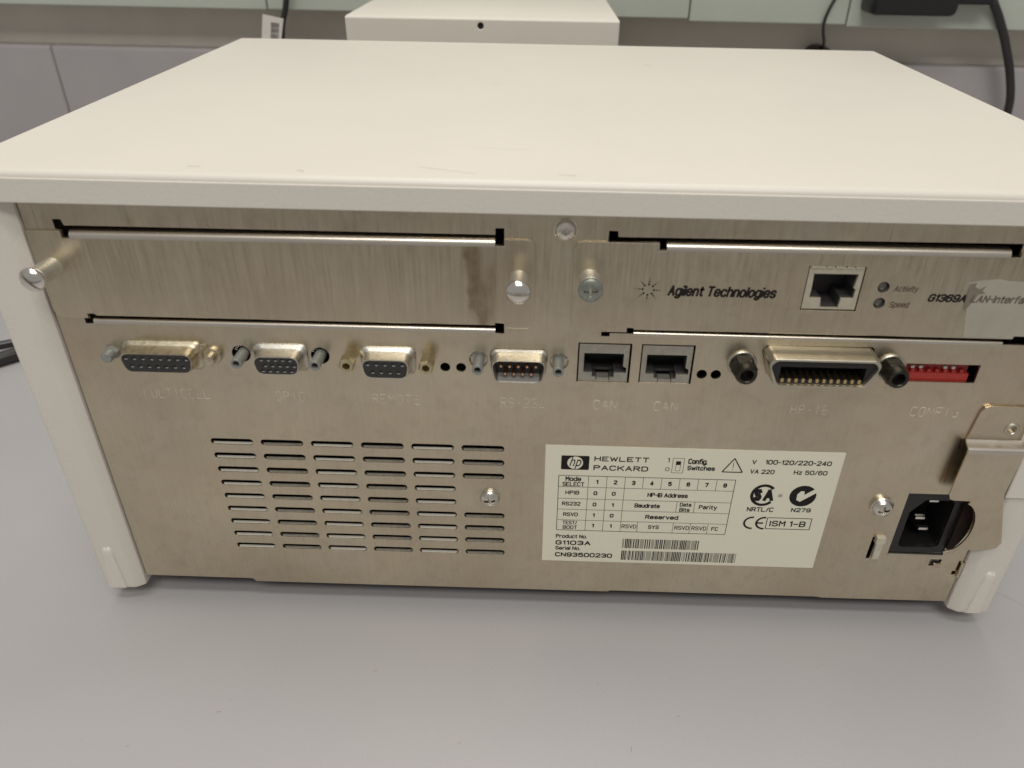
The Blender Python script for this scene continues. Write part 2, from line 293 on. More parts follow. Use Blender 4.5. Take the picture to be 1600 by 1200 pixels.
def merge(*mbs):
    r = MB()
    for a in mbs: r.add(a.v, a.f)
    return r
WL = {}
def empty(name, loc, label, cat, group=None, parent=None):
    o = bpy.data.objects.new(name, None); o.empty_display_size = 0.01; COL.objects.link(o)
    o.location = Vector(loc)*S; o['label'] = label; o['category'] = cat
    if group: o['group'] = group
    WL[o.name] = Vector(loc); return o
def obj(name, mb, mt, parent=None, label=None, kind=None, cat=None, sharp=22, rec=True, origin=None):
    xs, ys, zs = zip(*mb.v)
    c = Vector(origin) if origin else Vector(((min(xs)+max(xs))/2, (min(ys)+max(ys))/2, (min(zs)+max(zs))/2))
    if parent is None and origin is None: c.z = min(zs)
    me = bpy.data.meshes.new(name); me.from_pydata([((Vector(v)-c)*S) for v in mb.v], [], mb.f)
    bm = bmesh.new(); bm.from_mesh(me); bmesh.ops.remove_doubles(bm, verts=bm.verts, dist=1e-7)
    if rec: bmesh.ops.recalc_face_normals(bm, faces=bm.faces)
    bm.to_mesh(me); bm.free()
    me.materials.append(M[mt] if isinstance(mt, str) else mt)
    me.polygons.foreach_set('use_smooth', [True]*len(me.polygons)); me.set_sharp_from_angle(angle=math.radians(sharp))
    o = bpy.data.objects.new(name, me); COL.objects.link(o)
    o.location = (c-(WL[parent.name] if parent else Vector()))*S; o.parent = parent
    WL[o.name] = c
    if label: o['label'] = label
    if kind: o['kind'] = kind
    if cat: o['category'] = cat
    return o
def again(src, dx, dy, dz, parent=None, deep=True):
    c = src.copy(); COL.objects.link(c); c.location = src.location+Vector((dx, dy, dz))*S
    if parent: c.parent = parent
    WL[c.name] = WL[src.name]+Vector((dx, dy, dz))
    for ch in src.children:
        k = ch.copy(); COL.objects.link(k); k.parent = c
    return c
def mesh_of(mb):
    me = bpy.data.meshes.new('tmp'); me.from_pydata(mb.v, [], mb.f)
    bm = bmesh.new(); bm.from_mesh(me); bmesh.ops.remove_doubles(bm, verts=bm.verts, dist=1e-4); bmesh.ops.recalc_face_normals(bm, faces=bm.faces); bm.to_mesh(me); bm.free(); return me
def cut(a, b):
    """boolean difference of two closed shapes, in mm"""
    oa = bpy.data.objects.new('a', mesh_of(a)); ob = bpy.data.objects.new('b', mesh_of(b)); COL.objects.link(ob)
    md = oa.modifiers.new('d', 'BOOLEAN'); md.operation = 'DIFFERENCE'; md.object = ob; md.solver = 'EXACT'
    me = eval_mesh(oa); r = MB(); r.add([tuple(v.co) for v in me.vertices], [tuple(p.vertices) for p in me.polygons])
    bpy.data.objects.remove(oa); bpy.data.objects.remove(ob); return r

# ------------------------------------------------------------------ the setting: table, wall
TZ = -7.5                      # the instrument stands on short rubber feet: its rails end above the table
tb = obj('table', MB().box(-1100, 1400, -300, 452, -37.5, TZ, 4, 3), 'table', kind='structure')
obj('floor', MB().box(-2500, 2800, -3000, 900, -905, -900), 'floorm', kind='structure')
WY = 450
def wrot(o):                                                        # the wall runs a hair out of square with the instrument
    a = math.radians(-0.75); c = Vector((120, WY, 0))*S
    o.location = c+Matrix.Rotation(a, 3, 'Z')@(o.location-c); o.rotation_euler.z = a; return o
wl = obj('back_wall', MB().box(-1100, 1400, 466, 480, -8, 900), 'wall', kind='structure'); wrot(wl)
for i, (a, b) in enumerate(((-900, -249.3), (-248.9, 700), (701, 1300))):
    o = obj('backsplash_panel', MB().box(a, b, WY, 465.5, TZ+.3, 127.6, 2.6, 4), 'splash',
            label=('violet-grey backsplash board left of the vertical joint behind the instrument', 'long violet-grey backsplash board running behind the instrument to the right', 'violet-grey backsplash board beyond the black power cable')[i], cat='wall panel'); o['group'] = 'violet-grey backsplash boards'
    wrot(o)
lab = ('pale green trunking panel above the beige wall strip, left of the tagged cable', 'pale green trunking panel behind the white box', 'pale green trunking panel between the thin wire and the black adapter', 'pale green trunking panel at the right behind the thick black cable')
for i, (a, b, z0) in enumerate(((-900, -62, 158.4), (-61.2, 259, 158.6), (259.8, 377, 156.8), (377.8, 1300, 155.4))):
    o = obj('trunking_panel', MB().box(a, b, 436, 465.8, z0, 330, 1.4, 3), 'green', label=lab[i], cat='wall panel'); o['group'] = 'pale green trunking panels on the wall'; wrot(o)

# ------------------------------------------------------------------ the instrument
INS = empty('instrument', (158, 120, TZ), 'large cream-cased laboratory instrument showing its bare metal rear connector panel', 'instrument')
X0, X1, YB, H = -15.1, 331.1, 243.7, 166.1
# top cover
cv = obj('top_cover', MB().box(X0, X1, -5.7, YB, 157.4, H, 2.3, 5), 'cover', INS, sharp=50)
def lipface():
    return MB().box(X0+0.3, X1-0.3, -6.15, -4.4, 156.9, 164.0, 0.3, 2)
obj('front_lip', lipface(), 'lip', cv)
sc = MB()
def scr(x0, y0, x1, y1, w_): 
    n = 6; pts = [(x0+(x1-x0)*k/n+random.uniform(-.25, .25), y0+(y1-y0)*k/n+random.uniform(-.35, .35)) for k in range(n+1)]
    for a, b in zip(pts, pts[1:]):
        dx, dy = b[0]-a[0], b[1]-a[1]; l = math.hypot(dx, dy); nx, ny = -dy/l*w_/2, dx/l*w_/2
        sc.add([(a[0]+nx, a[1]+ny, H+.03), (a[0]-nx, a[1]-ny, H+.03), (b[0]-nx, b[1]-ny, H+.03), (b[0]+nx, b[1]+ny, H+.03)], [(0, 1, 2, 3)])
scr(71, 125, 83, 128.5, .35); scr(100, 131.5, 110, 139, .35); scr(84, 57, 101, 56, .25); scr(60, 57, 72, 58, .22); scr(128, 30, 150, 26, .18)
obj('pale_scratches', sc, 'pale', cv, kind='stuff')
sc = MB(); scr(130, 129, 135, 131.5, .3); scr(118, 6, 135, 0.5, .14); scr(52, 2, 56, 1.6, .5); scr(84, 0.5, 86.5, -.8, .4); scr(201, 182.6, 202.4, 183.2, 1.2); scr(158, 1.5, 163, 1, .3)
obj('dark_scuffs', sc, 'scuff', cv, kind='stuff')

# side rails (front flange of each side) with chamfered inner edge and rounded outer edge
def rail(side):
    pts = [(-15.1, 14), (-15.1, -2.0), (-14.8, -2.7), (-14.2, -3.0), (-3.9, -3.0), (-3.2, -2.75), (-0.7, -1.3), (-0.15, -0.8), (0, 0.0), (0, 14)]
    if side > 0: pts = [(316.1-x, y) for x, y in pts][::-1]
    rings = []
    for z, k in ((0.0, 0.6), (0.4, 0.2), (1.2, 0.0), (157.6, 0.0)):
        cx = sum(p[0] for p in pts)/len(pts)
        rings.append([(x+(cx-x)/8*k, y+k*0.6, z) for x, y in pts])
    return MB().loft(rings, True, True)
rl = obj('side_rail', rail(-1), 'lip', INS, sharp=25); rr = obj('side_rail', rail(1), 'lip', INS, sharp=25)
def foot_rib(xa, xb, ztop, xl):
    # shallow wedge with a rounded upward-facing head, widening down to the outer corner of the foot
    m_ = MB(); rings = []
    for k, (z, ins, d) in enumerate(((ztop, 1.5, 0.05), (ztop-0.35, 0.8, 0.45), (ztop-0.9, 0.3, 0.8), (ztop-1.7, 0.0, 0.95), (ztop-4, 0, 0.9), (ztop-10, 0, 0.85), (0.9, 0.1, 0.9), (0.1, 0.6, 0.3))):
        t = max(0, (ztop-1.7-z)/(ztop-1.7)); l = (xa+ins)*(1-t)+xl*t; r_ = xb-ins+t*1.0
        rings.append([(l, -2.95, z), (l+0.5, -2.95-d*.75, z), (l+1.2, -2.95-d, z), (r_-.7, -2.95-d, z), (r_-.25, -2.95-d*.7, z), (r_, -2.95, z)])
    return m_.loft(rings, True, True)
obj('foot_rib', foot_rib(-11.4, -7.4, 21.8, -14.3), 'lip', rl, sharp=28); obj('foot_rib', foot_rib(323.4, 327.4, 22.4, 322.0), 'lip', rr, sharp=28)
# overlapping upper flange on the right rail that ends in a step
obj('flange_step', MB().box(317.4, 331.3, -3.9, 3, 58.2, 157.2, 0.5, 2), 'lip', rr)
for s_ in (0, 1):
    x0, x1 = (X0, X0+3) if s_ == 0 else (X1-3, X1)
    obj('side_panel', MB().box(x0, x1, 13.5, YB-1, 2, 157.5), 'cover', INS)
obj('front_wall', MB().box(X0+3.1, X1-3.1, YB-5, YB-2, 3, 157.5), 'cover', INS)
obj('bottom_plate', MB().box(0.5, 315.5, 1.4, YB-6, 3.0, 4.2), 'dark', INS)
for x_, y_ in ((25, 30), (291, 30), (25, 215), (291, 215)):
    obj('rubber_foot', MB().lathe(0, 0, [(9, 0), (8.4, 7.3)], 28, 0, True, True) if 0 else MB().loft([[(x_+r_*math.cos(a), y_+r_*math.sin(a), z_) for a in [2*math.pi*i/28 for i in range(28)]] for r_, z_ in ((8.2, TZ), (9, TZ+1), (9, 3.1))], True, True), 'black', INS)
obj('inner_lining', MB().box(-11, 327, 40, 41, 4.4, 157.3), 'dark', INS)

# ---- back panel sheet
CZ = 105.8
def slotp(xa, zc, L=14.9, h=2.4):
    r = h/2
    return [(xa+r+r*math.cos(a), zc+r*math.sin(a)) for a in [math.pi/2+math.pi*k/6 for k in range(7)]] + \
           [(xa+L-r+r*math.cos(a), zc+r*math.sin(a)) for a in [-math.pi/2+math.pi*k/6 for k in range(7)]]
def dpoly(cx, cz, wt, wb, h, r, seg=5):
    return rpoly([(cx-wb/2, cz-h/2), (cx+wb/2, cz-h/2), (cx+wt/2, cz+h/2), (cx-wt/2, cz+h/2)], r, seg)
holes = []
vents = []
for c in range(6):
    for r in range(9):
        if c == 5 and r in (3, 4): continue
        vents.append((c, r)); holes.append(slotp(39.86+17.54*c, 70.9-6.116*r))
# openings round the option-slot cover
holes.append([(9.4, 147.0), (11.1, 146.9), (11.1, 144.6), (142.6, 145.4), (142.6, 150.6), (140.0, 150.55), (140.0, 148.55), (12.3, 148.3), (11.9, 150.15), (9.4, 150.15)])
holes.append([(9.4, 115.9), (11.9, 115.95), (139.7, 116.15), (142.5, 116.05), (142.5, 120.0), (139.7, 120.0), (139.7, 119.15), (14.2, 119.0), (13.4, 119.75), (11.2, 119.75), (11.2, 117.8), (9.4, 117.8)])
# openings round the network card
holes.append([(173.2, 147.3), (188.2, 147.5), (188.3, 145.2), (293.4, 145.6), (293.4, 149.6), (176.0, 148.75), (175.8, 150.6), (173.2, 150.6)])
holes.append([(173.1, 116.0), (175.7, 116.0), (175.7, 117.2), (310.0, 116.6), (310, 119.7), (300.6, 119.8), (300.4, 118.9), (183.0, 118.9), (183.0, 119.5), (180.9, 119.5), (180.9, 117.8), (173.1, 117.7)])
holes.append(dpoly(31.7, CZ, 25.6, 23.8, 8.9, 2.2)); holes.append(dpoly(70.2, CZ, 17, 15.4, 8.7, 2.2)); holes.append(dpoly(105.4, CZ, 17, 15.4, 8.7, 2.2)); holes.append(dpoly(147.2, CZ, 19, 17.2, 9.6, 2.6))
for x in (57.2, 82.9, 134.2, 160.2): holes.append(circ(x, 106.3, 3.0))
for x in (123.3, 128.45): holes.append(circ(x, 103.25, 1.6, 20))
for x in (206.5, 211.05): holes.append(circ(x, 103.05, 1.65, 20))
holes.append(rect(166.1, 183.2, 99.1, 113.5)); holes.append(rect(186.3, 203.3, 99.3, 113.5))
holes.append(rpoly([(227.3, 103.4), (256.8, 103.4), (260.0, 112.6), (259.0, 114.5), (225.6, 114.3), (224.4, 112.4)], [2, 2, 1.5, 1.5, 1.5, 1.5]))
holes.append(rect(270.9, 294.3, 102.4, 109.0)); holes.append(rect(228, 262, 122.5, 142.5))
holes.append(rect(286.4, 306.9, 27.0, 56.2))
holes.append(rpoly([(278.8, 24.4), (280.2, 24.4), (280.6, 35.3), (279.0, 35.3)], .5))
holes.append([(303.2, 21.6), (304.3, 21.6), (304.9, 23.4), (307.4, 23.4), (307.4, 24.9), (303.2, 24.9)])
holes.append(rect(313.0, 314.3, 17.4, 19.2)); holes.append(rect(314.1, 314.8, 19.4, 24.4))
outl = [(0.5, 4.4), (42.6, 4.2), (44.0, 2.7), (183.0, 2.7), (184.0, 3.3), (265.0, 3.3), (267.0, 2.8), (315.6, 2.9), (315.6, 158.0), (0.5, 158.0)]
PN = obj('back_panel', plate(outl, holes, 0.0, 1.2, 0.14), 'panel', INS, sharp=12)
# louvres
def louvre():
    m_ = MB(); v = []
    for x in (0.35, 14.4):
        v += [(x, 0.3, -1.13), (x, 1.4, -0.95), (x, 1.4, -1.7), (x, 1.25, -1.6)]
    return m_.add(v, [(0, 1, 2, 3), (4, 7, 6, 5), (0, 4, 5, 1), (1, 5, 6, 2), (2, 6, 7, 3), (3, 7, 4, 0)])
lv = {}
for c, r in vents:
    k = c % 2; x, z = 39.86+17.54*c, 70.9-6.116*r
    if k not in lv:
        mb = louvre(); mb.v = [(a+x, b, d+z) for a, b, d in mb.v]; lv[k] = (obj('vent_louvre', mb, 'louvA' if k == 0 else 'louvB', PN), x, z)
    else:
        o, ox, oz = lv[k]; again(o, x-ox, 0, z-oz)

# ---- screws
def head(cx, cz, r, dome=2.6, kind='cross', rot=0.0, base=0.0, n=40, d=1.5, aw=0.16):
    h = MB().lathe(cx, cz, [(r*0.97, base+0.3), (r, base), (r, base-0.5), (r*0.95, base-dome*.36), (r*0.8, base-dome*.66), (r*0.55, base-dome*.88), (r*0.28, base-dome*.98), (0.02, base-dome)], n, 0, True, True)
    y0, y1 = base-dome-1, base-dome+d
    def bar(ax, a, wd, L):
        ca, sa = math.cos(a), math.sin(a); pts = [(-L, -wd), (L, -wd), (L, wd), (-L, wd)]
        q = [(cx+x*ca-z*sa, cz+x*sa+z*ca) for x, z in pts]
        return MB().loft([[(x, y0, z) for x, z in q], [(cx+(x-cx)*(.55 if ax else 1), y1, cz+(z-cz)*(.55 if ax else 1)) for x, z in q]], True, True)
    if kind == 'cross':
        h = cut(h, bar(1, rot, r*aw, r*0.72)); h = cut(h, bar(1, rot+math.pi/2, r*aw, r*0.72))
    elif kind == 'slot': h = cut(h, bar(0, rot, r*0.11, r*1.3))
    elif kind == 'star':
        st = [(cx+(r*.42 if i % 2 else r*.28)*math.cos(math.pi*i/6), cz+(r*.42 if i % 2 else r*.28)*math.sin(math.pi*i/6)) for i in range(12)]
        h = cut(h, MB().loft([[(x, y0, z) for x, z in st], [(x, y1, z) for x, z in st]], True, True))
    return h
def washer(cx, cz, r): return MB().lathe(cx, cz, [(r, 0.2), (r, -0.25), (r-0.3, -0.4), (r*.5, -0.4)], 40)
o = obj('panel_screw', merge(head(160.5, 150.7, 3.25, 2.0, 'star', base=-0.3), washer(160.5, 150.7, 3.5)), 'steel', PN, label='round-headed star screw under the cover lip')
o = obj('panel_screw', merge(head(137.2, 49.2, 3.7, 2.7, 'cross', .1), washer(137.2, 49.2, 3.9)), 'steel', PN, label='domed cross-head screw beside the vents')
o = obj('panel_screw', merge(head(278.0, 50.3, 3.7, 2.2, 'cross', .2, base=-1.2), MB().lathe(278.0, 50.3, [(4.1, 0.2), (4.1, -1.0), (3.8, -1.3), (3.0, -1.3)], 40)), 'steel', PN, label='cross-head screw left of the power inlet')

# ---- option-slot cover (blank) and its thumb screws
so = [(3.2, 118.15), (11.2, 118.15), (11.2, 119.75), (13.4, 119.75), (14.2, 119.1), (139.7, 119.2), (139.7, 120.0), (142.5, 120.0), (142.5, 118.3), (149.6, 118.3)]
so += [(151.1, 118.9), (151.8, 120.5), (151.9, 145.0), (151.2, 146.8), (149.6, 147.5), (142.6, 147.5), (142.6, 145.5), (140.0, 145.35), (140.0, 145.3), (13.2, 144.75), (13.2, 144.7), (11.1, 144.6), (11.1, 146.9), (0.75, 146.7), (0.75, 121.0), (1.4, 119.0)]
SC = obj('slot_cover', plate(so, [], -0.8, 0.8, 0.2), 'stained', INS, label='blank metal option-slot cover with a brown stain', origin=(76.3, -0.3, 132.85))
def bentbar(xa, xb, za, zb, r, y0=-0.02):
    """rolled edge: rises from the sheet plane and curls back; za/zb is where the curl starts at each end"""
    m_ = MB(); rings = []
    for x, z in ((xa, za), (xb, zb)):
        rings.append([(x, y0+0.4, z-0.25), (x, y0, z-0.2)] + [(x, y0+r-r*math.cos(a), z+r*math.sin(a)) for a in [math.pi/2*k/8 for k in range(9)]] + [(x, y0+4, z+r), (x, y0+4, z-0.25)])
    return m_.loft(rings, True, True)
obj('bent_lip', bentbar(13.3, 139.9, 144.7, 145.35, 2.2, -0.81), 'bar', SC)
obj('bent_edge', bentbar(11.9, 139.65, 116.1, 116.3, 1.5), 'bar', PN)
def thumb(cx, cz, ys, yh, rs, rh, mh, kind, rot, dx=0, dz=0, par=None, lab=None, ms='sleeve', dome=2.1):
    mb = MB()
    prof = [(rs+0.35, -0.4), (rs, -0.9), (rs, ys+1.4), (rs*0.93, ys+1.2), (rs*0.93, ys+0.9), (rs*1.06, ys+0.7), (rs*1.08, ys-0.6), (rs*0.9, ys-0.9)]
    rings = []
    for r, y in prof:
        k = (y+0.4)/(yh+0.4)
        rings.append([(cx+dx*k+r*math.cos(2*math.pi*i/36), y, cz+dz*k+r*math.sin(2*math.pi*i/36)) for i in range(36)])
    mb.loft(rings, True, True)
    s_ = obj('thumb_screw', mb, ms, par, label=lab, sharp=40)
    obj('screw_head', head(cx+dx, cz+dz, rh, dome, kind, rot, base=yh+dome, d=1.1, aw=.13), mh, s_, sharp=40)
thumb(5.4, 135.3, -11.3, -13.6, 3.0, 3.7, 'chrome', 'slot', math.radians(-52), 0.2, 0.6, SC, 'slotted captive thumb screw hanging over the left rail')
thumb(147.0, 135.0, -9.8, -12.0, 2.9, 3.75, 'chrome', 'slot', math.radians(-3), 0.2, 0, SC, 'slotted captive thumb screw right of the brown stain')

# ---- network card plate
no = [(164.7, 117.9), (180.9, 117.95), (180.9, 119.5), (183.0, 119.5), (183.0, 118.9), (300.4, 118.9), (300.6, 119.9), (304.6, 119.9), (304.6, 118.0), (312.5, 118.0), (314.2, 119.8), (314.2, 145.2), (312.6, 147.1)]
no += [(293.4, 147.1), (293.4, 145.7), (290.6, 145.7), (290.6, 145.9), (190.3, 145.5), (190.3, 145.2), (188.3, 145.2), (188.2, 147.4), (166.0, 147.5), (164.1, 146.9), (163.4, 145.2), (163.4, 119.4)]
nh = [rect(233.0, 249.9, 127.2, 141.6), circ(256.4, 135.3, 1.75), circ(256.4, 130.1, 1.75)]
NC = obj('network_card', plate(no, nh, -0.8, 0.8, 0.2), 'panel', INS, label='metal network card plate printed with a maker name')
obj('bent_lip', bentbar(190.4, 290.6, 145.4, 145.8, 2.1, -0.81), 'bar', NC)
obj('bent_edge', bentbar(183.2, 298.5, 116.65, 116.45, 1.1), 'bar', PN)
thumb(168.3, 135.6, -7.6, -9.3, 3.2, 3.75, 'zinc', 'cross', 0.05, 0, -0.2, NC, 'grey-green cross-head captive thumb screw on the network card', dome=1.3)
PY = -0.86
card = merge(text('Agilent Technologies', 192.1, 225.0, 130.0, 134.4, PY, 0.03, 0.22))
for i in range(8):
    a = math.pi/2-0.06+i*math.pi/4
    for rr, sz in ((1.75, .34), (2.6, .25), (3.35, .17), (4.05, .11)):
        card.poly(circ(186.2+rr*math.cos(a), 132.7+rr*math.sin(a), sz, 10), PY)
obj('card_print', card, 'ink', NC)
obj('card_print', merge(text('G1369A', 270.5, 281.8, 131.0, 133.6, PY, 0.04, 0.22)), 'ink', NC)
obj('card_print', merge(text('Activity', 259.6, 266.9, 133.6, 136.0, PY, 0.012, 0.2), text('Speed', 259.5, 265.6, 128.3, 130.8, PY, 0.012, 0.2)), 'brownink', NC)
tp = obj('tape_residue', MB().poly([(285.0, 119.4), (281.1, 137.6), (284.6, 138.4), (289.6, 139.0), (292.6, 138.4), (296, 138.3), (304, 138.0), (304, 120.2), (300.2, 120.2), (300.1, 119.3)], PY+0.01), 'tape', NC, label='pale torn film left over part of the lettering')
tw = MB().poly([(281.9, 129.0), (281.5, 137.2), (283.6, 137.4), (283.3, 136.2), (284.8, 135.5), (286.6, 136.6), (285.8, 135.0), (287.0, 134.2), (285.0, 133.7), (284.6, 132.3), (283.7, 130.6), (282.6, 128.2)], PY-0.03)
obj('worn_patch', tw, 'tapedark', tp)
obj('card_print', text('LAN-Interface', 283.2, 302.6, 131.1, 133.6, PY-0.06, 0.012, 0.22), 'brownink', NC)
for z in (135.3, 130.1):
    obj('indicator_light', merge(MB().lathe(256.4, z, [(1.8, 0.9), (1.55, 0.5), (1.2, 0.3), (0.6, 0.2), (0.02, 0.15)], 24), MB().lathe(256.4, z, [(1.78, -0.4), (1.76, 1.6), (1.5, 1.6)], 24)), 'led', NC)

# ---- RJ sockets
def jack(name, x0, x1, z0, z1, op, mt, yf, par, lab, tabs=()):
    body = plate(rect(x0, x1, z0, z1), [op], yf, 1.0, 0.12)
    o = obj(name, body, mt, par, label=lab)
    # cavity walls
    n = len(op); cav = MB(); cav.loft([[(x, yf+0.95, z) for x, z in op], [(x, yf+11, z) for x, z in op]]); cav.poly(op, yf+11)
    obj('cavity', cav, 'rjin', o, rec=False)
    xm = (min(p[0] for p in op)+max(p[0] for p in op))/2
    return o
op = [(235.1, 131.15), (238.6, 131.15), (239.0, 128.0), (244.4, 128.0), (244.6, 131.25), (248.3, 131.25), (248.4, 134.2), (247.7, 134.6), (248.2, 139.1), (235.0, 139.0), (235.2, 134.2)]
NJ = jack('network_port', 233.35, 249.6, 127.5, 141.3, op, 'rjwhite', -0.5, NC, 'beige network socket on the card')
for a, b in ((233.6, 237.8), (238.3, 240.3), (240.9, 243.6), (244.2, 246.2), (246.8, 249.3)):
    obj('shield_tab', MB().box(a, b, -0.9, 0.3, 140.9, 141.55, .1), 'rjwhite', NJ)
def canop(dx):
    p = [(168.2, 102.45), (171.0, 102.45), (171.0, 100.8), (172.3, 100.8), (172.3, 99.5), (176.8, 99.5), (176.8, 100.7), (178.1, 100.7), (178.1, 102.5), (182.0, 102.5), (182.0, 104.4), (180.9, 105.0), (180.9, 109.65), (168.2, 109.6)]
    return [(x+dx, z) for x, z in p]
for i, dx in enumerate((0, 20.15)):
    J = jack('bus_port', 166.55+dx, 182.6+dx, 99.2, 112.9, canop(dx), 'rjmetal', 0.25, PN, ('grey socket next to the nine-pin plug', 'grey socket next to the pair of small holes')[i])
    obj('latch_tongue', MB().box(172.5+dx, 176.6+dx, 0.3, 4, 99.4, 100.6, .15), 'rjmetal', J)
    obj('contact_block', MB().box(171.0+dx, 178.0+dx, 4.5, 9, 101.2, 102.2, .1), 'dgrey', J)

# ---- D-sub connectors
def grow(cx, cz, pts, g):
    out = []
    for x, z in pts:
        d = Vector((x-cx, z-cz)); s1 = (abs(d.x)+g)/max(abs(d.x), .01) if abs(d.x) > 1 else 1
        s2 = (abs(d.y)+g)/max(abs(d.y), .01) if abs(d.y) > 1 else 1
        out.append((cx+d.x*s1, cz+d.y*s2))
    return out
def dsub(name, cx, cz, wt, wb, h, rows, depth, shell, lab, r_=2.6, dx=0.0):
    base = dpoly(cx, cz, wt, wb, h, r_)
    mb = MB(); rings = []
    for y, g in ((0.4, 1.75), (-0.4, 1.7), (-0.85, 1.3), (-1.2, 0.7), (-2.2, 0.3), (-depth, 0.0), (-depth, -0.3), (-depth+0.6, -0.32)):
        rings.append([(x, y, z) for x, z in grow(cx, cz, base, g)])
    mb.loft(rings)
    C_ = obj(name, mb, shell, PN, label=lab, sharp=50)
    ins = grow(cx, cz, base, -0.28)
    hl = [circ(x, z, 0.72, 12) for x, z in rows]
    obj('socket_insert', plate(ins, hl, -depth-0.12, 1.2, 0.08), 'dgrey', C_)
    liner = MB()
    for x, z in rows:
        liner.lathe(x, z, [(0.66, -depth+0.25), (0.66, -depth+2.0)], 12); liner.poly(circ(x, z, .66, 12), -depth+2.0)
    obj('contact_sockets', liner, 'socket', C_, kind='stuff', rec=False)
    lp = MB()
    for x, z in rows: lp.poly([(x+.64*math.cos(a), z-.02+.64*math.sin(a)) for a in [math.radians(198+16*q) for q in range(10)]], -depth+.3)  # pale half-discs paint the light on each hole's lower wall
    obj('lit_contact_lips', lp, 'litlip', C_, kind='stuff', rec=False)
    return C_
def rowx(x0, n, p, z): return [(x0+p*i, z) for i in range(n)]
A = dsub('data_socket', 32.0, 105.3, 23.4, 21.2, 6.9, rowx(22.35, 8, 2.76, 106.9)+rowx(23.75, 7, 2.76, 104.05), 6.0, 'zincy', 'fifteen-hole socket at the far left of the connector row')
B = dsub('data_socket', 70.3, 105.5, 15.0, 13.2, 6.5, rowx(65.7, 5, 2.29, 107.6)+rowx(66.8, 5, 2.29, 105.5)+rowx(65.7, 5, 2.29, 103.55), 6.0, 'tin', 'three-row high density socket')
C9 = dsub('data_socket', 105.0, 105.3, 15.4, 13.6, 6.7, rowx(99.5, 5, 2.75, 106.9)+rowx(100.9, 4, 2.75, 104.1), 6.0, 'tin', 'nine-hole socket with brass standoffs')
# male nine-pin
cx, cz = 147.3, 105.5; base = dpoly(cx, cz, 17.7, 15.4, 8.2, 2.6)
mb = MB(); mb.loft([[(x, y, z) for x, z in grow(cx, cz, base, g)] for y, g in ((0.6, .9), (-0.2, .8), (-0.6, .35), (-1.2, .1), (-5.7, 0), (-6.0, -.12), (-6.0, -.32), (-5.7, -.42), (0.0, -.45))])
D9 = obj('data_plug', mb, 'tin', PN, label='nine-pin plug with copper coloured pins', sharp=50)
mb = plate(grow(cx, cz, base, -.4), [], -1.4, 1.5, 0.1)
obj('pin_insert', mb, 'black', D9)
mb = MB()
for x, z in rowx(141.7, 5, 2.77, 107.0)+rowx(143.05, 4, 2.77, 104.3):
    mb.lathe(x, z, [(.55, -1.2), (.55, -4.6), (.4, -5.1), (.05, -5.3)], 12, cap1=True)
obj('contact_pins', mb, 'copper', D9, kind='stuff')
obj('shell_floor', MB().loft([[(140.9, y, z0), (153.6, y, z0), (153.9, y, z0+.5), (140.6, y, z0+.5)] for y, z0 in ((-5.75, 101.7), (-1.5, 102.2))], True, True), 'socket', D9)
obj('flange', merge(MB().box(131.5, 137.6, 0.9, 1.5, 102.5, 110), MB().box(156.4, 163, .9, 1.5, 102.5, 110)), 'nickel', D9)
# hollow grey standoffs in round openings
def tubeoff(x, z, par, lab):
    o = obj('threaded_standoff', merge(MB().lathe(x, z, [(1.78, 6), (1.78, -6.8), (1.65, -7.0), (1.12, -7.0), (1.02, -6.8), (1.02, -2)], 28), MB().poly(circ(x, z, 1.02, 16), -2.2)), 'grey', par, label=lab)
    t = MB()
    for k in range(9):
        a = math.pi*(0.12+0.76*k/8); t.add([(x+2.35*math.cos(a-.07), .9, z+2.35*math.sin(a-.07)), (x+2.35*math.cos(a+.07), .9, z+2.35*math.sin(a+.07)), (x+3.05*math.cos(a+.07), .9, z+3.05*math.sin(a+.07)), (x+3.05*math.cos(a-.07), .9, z+3.05*math.sin(a-.07))], [(0, 1, 2, 3)])
    obj('lock_washer_teeth', t, 'steel', o, kind='stuff')
for x, p, lb in ((57.9, B, 'grey hollow standoff left of the high density socket'), (82.9, B, 'grey hollow standoff right of the high density socket'), (134.4, D9, 'grey hollow standoff left of the nine-pin plug'), (159.9, D9, 'grey hollow standoff right of the nine-pin plug')):
    tubeoff(x, 106.4, p, lb)
# fifteen-way: round-ended bolts on nuts
for x, mt, g in ((15.2, 'grey', 0.0), (48.2, 'zincy', 0.5)):
    s_ = obj('lock_screw', merge(MB().lathe(x, 105.9, [(2.5+g, .1), (2.5+g, -1.1), (2.2+g, -1.6), (1.6, -1.7)], 6 if g == 0 else 28, .3), MB().lathe(x, 105.9, [(1.85+g*.1, -1.0), (1.85+g*.1, -4.2), (1.6, -4.7), (.9, -4.8), (.02, -4.8)], 24)), mt, A, sharp=40)
obj('flange', merge(MB().box(42.5, 46.5, -.5, -.1, 101.2, 109.5, .15)), 'zincy', A)
# remote: hexagonal brass standoffs
for x in (92.9, 118.1):
    s_ = merge(MB().lathe(x, 106.6, [(2.1, .2), (2.1, -2.2), (2.5, -2.6), (2.62, -3.0), (2.62, -6.4), (2.2, -7.0), (1.35, -7.0), (1.2, -6.7), (1.2, -3)], 6, .26), MB().poly(circ(x, 106.6, 1.3, 6), -3.4))
    obj('hex_standoff', s_, 'brass', C9, sharp=20)

